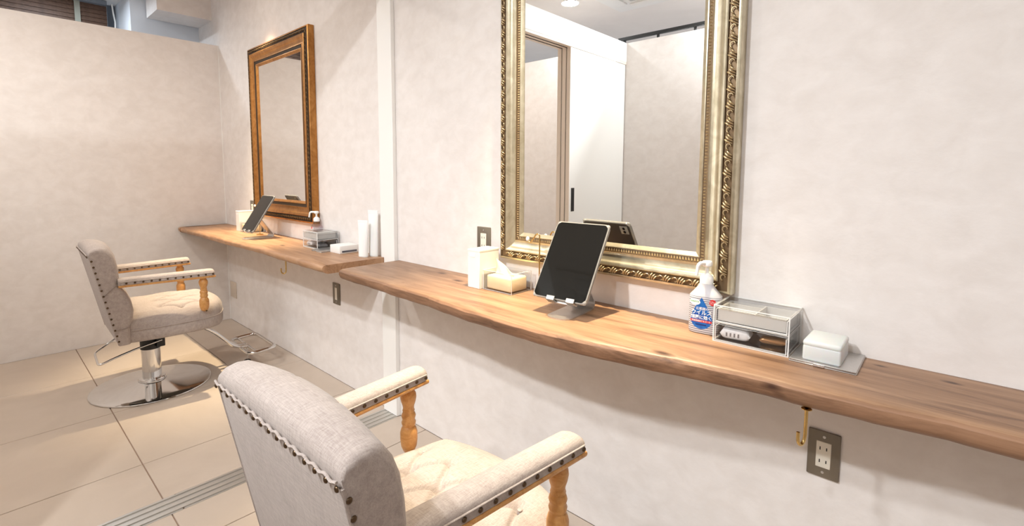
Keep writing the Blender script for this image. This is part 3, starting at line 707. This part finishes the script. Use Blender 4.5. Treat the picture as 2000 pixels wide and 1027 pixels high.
def organizer(label, x, y, z, lo):
    t = thing('acrylic_drawers', label, 'organizer', (x, y, z), 0, 'clear acrylic drawer units')
    w, d, h, e = .177, .124, .097, .003
    for a in ((0, w, 0, d, 0, e), (0, w, 0, d, h - e, h), (0, e, 0, d, e, h - e), (w - e, w, 0, d, e, h - e), (e, w - e, d - e, d, e, h - e), (e, w - e, .002, d - e, .049, .0515)):
        bm = bmesh.new(); acpanel(bm, *a); from_bm('shell_panel', bm, ['acrylic', 'acedge'], t)
    for k, z0 in enumerate((.0045, .053)):
        dr = bpy.data.objects.new('drawer', None); COL.objects.link(dr); dr.parent = t; dr.location = (0, 0, z0)
        hh = .0425 if k == 0 else .038
        for a in ((.005, w - .005, -.002, .001, 0, hh), (.005, .0075, .001, d - .006, 0, hh - .006), (w - .0075, w - .005, .001, d - .006, 0, hh - .006), (.0075, w - .0075, d - .0085, d - .006, 0, hh - .006), (.0075, w - .0075, .001, d - .0085, 0, .0025)):
            bm = bmesh.new(); acpanel(bm, *a); from_bm('drawer_panel', bm, ['acrylic', 'acedge'], dr)
    return t
def tray_insert(label, x, y, z):
    t = thing('divided_tray', label, 'tray', (x, y, z), 0, 'grey divided trays in the drawer units')
    w, d, h = .158, .108, .030
    box('bottom', 0, w, 0, d, 0, .002, 'greytray', t)
    for a in ((0, w, 0, .003), (0, w, d - .003, d), (0, .003, .003, d - .003), (w - .003, w, .003, d - .003), (.085, .088, .003, d - .003), (.003, .085, .075, .078)): box('wall', a[0], a[1], a[2], a[3], .002, h, 'greytray', t)
    return t
def packet(name, label, x, y, z, w, d, h, m, rz, cat='packet', print_=True):
    t = thing(name, label, cat, (x, y, z), rz)
    rows = []
    for i in range(13):
        u = -1 + 2 * i / 12; r = []
        for j in range(12):
            a = 2 * PI * j / 12; k = max(.06, 1 - abs(u) ** 9); c_, s_ = math.cos(a + .26), math.sin(a + .26); c_ = math.copysign(abs(c_) ** .5, c_); s_ = math.copysign(abs(s_) ** .5, s_); r.append((u * w / 2, c_ * d / 2, h / 2 + s_ * h / 2 * k * (1 + .07 * math.sin(7 * u + a * 3) if s_ > 0 else 1)))
        rows.append(r)
    grid('pouch', rows, m, t, True, True, True)
    if print_:
        for k in range(4): box('printed_line', -w * .3 + k * w * .13, -w * .3 + k * w * .13 + w * .05, -d * .5 - .0005, -d * .49, h * .3, h * .62, 'packgrey', t)
    return t
organizer('clear acrylic two-drawer organizer on the near counter', -.444, -.128, Z2, 0)
tray_insert('grey divided tray in upper drawer of the near organizer', -.4345, -.1215, Z2 + .0558)
packet('foil_sachet', 'white printed sachet in lower drawer of the near organizer', -.396, -.092, Z2 + .0072, .072, .045, .03, 'pack', .12)
packet('foil_sachet', 'copper-coloured sachet in lower drawer of the near organizer', -.315, -.070, Z2 + .0072, .06, .03, .016, 'copperpack', .15, print_=False)
packet('foil_sachet', 'clear-white sachet lying behind the copper one, near organizer', -.320, -.035, Z2 + .0072, .08, .03, .02, 'pack', -.05, print_=False)
organizer('clear acrylic two-drawer organizer on the far counter', -2.772, -.136, Z1, 0)
tray_insert('grey divided tray in upper drawer of the far organizer', -2.7625, -.1295, Z1 + .0558)
packet('foil_sachet', 'white printed sachet in lower drawer of the far organizer', -2.732, -.10, Z1 + .0072, .055, .04, .026, 'pack', .1)
packet('foil_sachet', 'grey sachet at right in lower drawer of the far organizer', -2.645, -.09, Z1 + .0072, .075, .045, .02, 'packgrey', -.1, print_=False)

def compact(label, x, y, z, w, d):
    t = thing('folding_mirror', label, 'folding mirror', (x, y, z), 0, 'flat silver folding mirrors')
    box('lower_leaf', 0, w, 0, d, 0, .0035, 'silver', t, .001, 1); box('upper_leaf', .0005, w - .0005, .0008, d, .004, .0075, 'silver', t, .0012, 2)
    box('clasp', w * .38, w * .55, -.003, .002, .001, .0065, 'chrome', t, .001, 1); return t
compact('silver folding mirror lying under frosted cotton container, near counter', -.263, -.146, Z2, .131, .140)
compact('silver folding mirror lying on the far counter beside the organizer', -2.592, -.175, Z1, .115, .14)
ct = thing('cotton_container', 'frosted white lidded container on the silver folding mirror', 'container', (-.238, -.138, Z2 + .0075))
box('body', .0005, .0755, .0005, .1035, 0, .036, 'frost', ct, .005, 3); box('lid', 0, .076, 0, .104, .033, .047, 'frost', ct, .006, 3)
wb = thing('white_dispenser_box', 'low white box with grey slot on the far counter', 'box', (-2.472, -.128, Z1))
box('shell', 0, .105, 0, .112, 0, .042, 'paper', wb, .003, 2)
g = box('slot', .1045, .1065, .012, .098, .006, .016, 'printgrey', wb, .0008, 1); g['label'] = 'grey slot along the side'

def tube_pouch(label, x, y, z, w, d, h, rz):
    t = thing('white_tube', label, 'tube', (x, y, z), rz, 'white tubes standing at the far counter end')
    rows = []
    for i in range(16):
        u = i / 15; k = 1 - u; r = []
        for j in range(20): a = 2 * PI * j / 20; r.append((math.cos(a) * w / 2 * (.86 + .14 * u), math.sin(a) * (d / 2 * (k ** .7) + .0012), h * .02 + u * h * .92))
        rows.append(r)
    grid('tube_body', rows, 'pump', t, True, True, True)
    lathe('cap', [(w * .42, 0), (w * .43, .002), (w * .43, h * .05), (w * .40, h * .06)], 'pump', t, 24, (0, 0, 0), 1, d / w)
    box('crimp', -w / 2, w / 2, -.0016, .0016, h * .93, h, 'printwhite', t, .0006, 1)
    return t
tube_pouch('shorter white crimped tube standing in front at far counter end', -2.208, -.085, Z1, .062, .036, .187, .35)
tube_pouch('taller white crimped tube standing at back by the door jamb', -2.188, -.038, Z1, .062, .032, .237, .35)

# pump bottles: oval body with a flat-ish front
def bottle_profile(a):
    c, s = math.cos(a), math.sin(a); p = 3.2; r = (abs(c / .0415) ** p + abs(s / .026) ** p) ** (-1 / p); return r * c, r * s
def front_y(x):
    p = 3.2; k = max(0, 1 - abs(x / .0415) ** p); return -.026 * k ** (1 / p)
def pump_top(t, h, hd):
    lathe('collar', [(.0165, h), (.0175, h + .001), (.0175, h + .018), (.015, h + .021), (.010, h + .026), (.0055, h + .029)], 'pump', t, 24)
    lathe('stem', [(.0048, h + .026), (.0048, h + .052)], 'pump', t, 14)
    hdm = lathe('pump_head', [(.009, h + .046), (.0135, h + .050), (.014, h + .058), (.0115, h + .062), (.004, h + .063)], 'pump', t, 20)
    tube('nozzle', fillet([(0, 0, h + .056), (hd[0] * .8, hd[1] * .8, h + .0575), (hd[0], hd[1], h + .052), (hd[0] * 1.12, hd[1] * 1.12, h + .026)], .012, 5), [.0062, .006, .0058, .0056, .0054, .0052, .005, .005, .005, .0048, .0048, .0046, .0044, .0042][:14], 'pump', hdm, 10)
def bottle(label, x, y, z, rz, m, printed):
    t = thing('pump_bottle', label, 'pump bottle', (x, y, z), rz, 'hand sanitiser pump bottles')
    rows = []
    for s, zz in ((.90, 0), (.97, .002), (1, .008), (1, .09), (.985, .103), (.93, .114), (.80, .125), (.62, .132), (.45, .1355)):
        row = []
        for k in range(48):
            px, py = bottle_profile(2 * PI * k / 48); q = min(1, max(0, (zz - .103) / .033)); r0 = .0175; n = math.hypot(px, py); row.append((px * s * (1 - q) + q * r0 * px / n, py * s * (1 - q) + q * r0 * py / n, zz))
        rows.append(row)
    grid('bottle_body', rows, m, t, True, True, True, 60)
    pump_top(t, .135, (-.015, -.033))
    return t
def on_front(me, name, m, parent, x0, z0, off):
    for v in me.vertices: X = v.co.x + x0; Z = v.co.y + z0; v.co = Vector((X, front_y(X) - off, Z))
    me.materials.clear(); return link(name, me, m, parent)
def flat(name, pts, m, parent, x0, z0, off):
    """a flat printed shape, finely cut so that it follows the bottle"""
    bm = bmesh.new(); vs = [bm.verts.new((px, py, 0)) for px, py in pts]; bm.faces.new(vs); xs_ = [p[0] for p in pts]; n = 14
    for k in range(1, n):
        xx = min(xs_) + (max(xs_) - min(xs_)) * k / n; bmesh.ops.bisect_plane(bm, geom=bm.verts[:] + bm.edges[:] + bm.faces[:], plane_co=(xx, 0, 0), plane_no=(1, 0, 0))
    me = bpy.data.meshes.new(name); bm.to_mesh(me); bm.free(); return on_front(me, name, m, parent, x0, z0, off)
b2 = bottle('pump bottle with blue drop label and striped body on near counter', -.486, -.070, Z2, .10, 'striped', True)
drop = []
for k in range(41):
    a = -PI / 2 + 2 * PI * k / 40 if False else PI / 2 + 2 * PI * k / 40
    R_ = .0285; px, pz = R_ * math.cos(a), R_ * math.sin(a)
    if pz > 0: px *= (1 - (pz / R_)) ** .55 if pz / R_ < 1 else 0; pz = pz * 2.05
    drop.append((px, pz))
drop = drop[:-1]
lb = flat('drop_label', drop, 'blue', b2, -.004, .042, .0004); lb['label'] = 'blue drop-shaped print'
circ = lambda r, sx=1: [(r * sx * math.cos(2 * PI * k / 24), r * math.sin(2 * PI * k / 24)) for k in range(24)]
flat('logo_patch', circ(.0085, 1.75), 'printwhite', b2, -.022, .0865, .0008)
flat('red_badge', circ(.0085), 'red', b2, .024, .0895, .0008)
flat('red_banner', [(-.0285, -.003), (.027, -.0035), (.028, .003), (-.0275, .0035)], 'red', b2, -.004, .0355, .0009)
flat('navy_banner', [(-.014, -.002), (.014, -.002), (.014, .002), (-.014, .002)], 'navy', b2, -.004, .0255, .0009)
for body, size, x, z, m in (('広範囲の', .0085, -.001, .0695, 'printwhite'), ('ウイルス', .0135, -.0035, .0583, 'printwhite'), ('細菌に効く', .0112, -.0035, .0455, 'printwhite'), ('SARAYA', .0066, -.0225, .0875, 'green'),
                            ('手指消毒用アルコール', .0050, -.004, .0355, 'printwhite'), ('スプレー', .0042, .024, .0912, 'printwhite'), ('タイプ', .0038, .024, .0868, 'printwhite')):
    on_front(text_mesh(body, size, 0, .0003 if size > .01 else .00008), 'lettering', m, b2, x, z, .0013)
b1 = bottle('clear pump bottle with white pump behind the far organizer', -2.815, -.031, Z1, 0, 'bottleclear', False)
flat('label_patch', [(-.02, -.012), (.01, -.012), (.01, .012), (-.02, .012)], 'printwhite', b1, 0, .09, .0006)
flat('red_mark', circ(.006, 1.4), 'red', b1, -.008, .098, .0009)
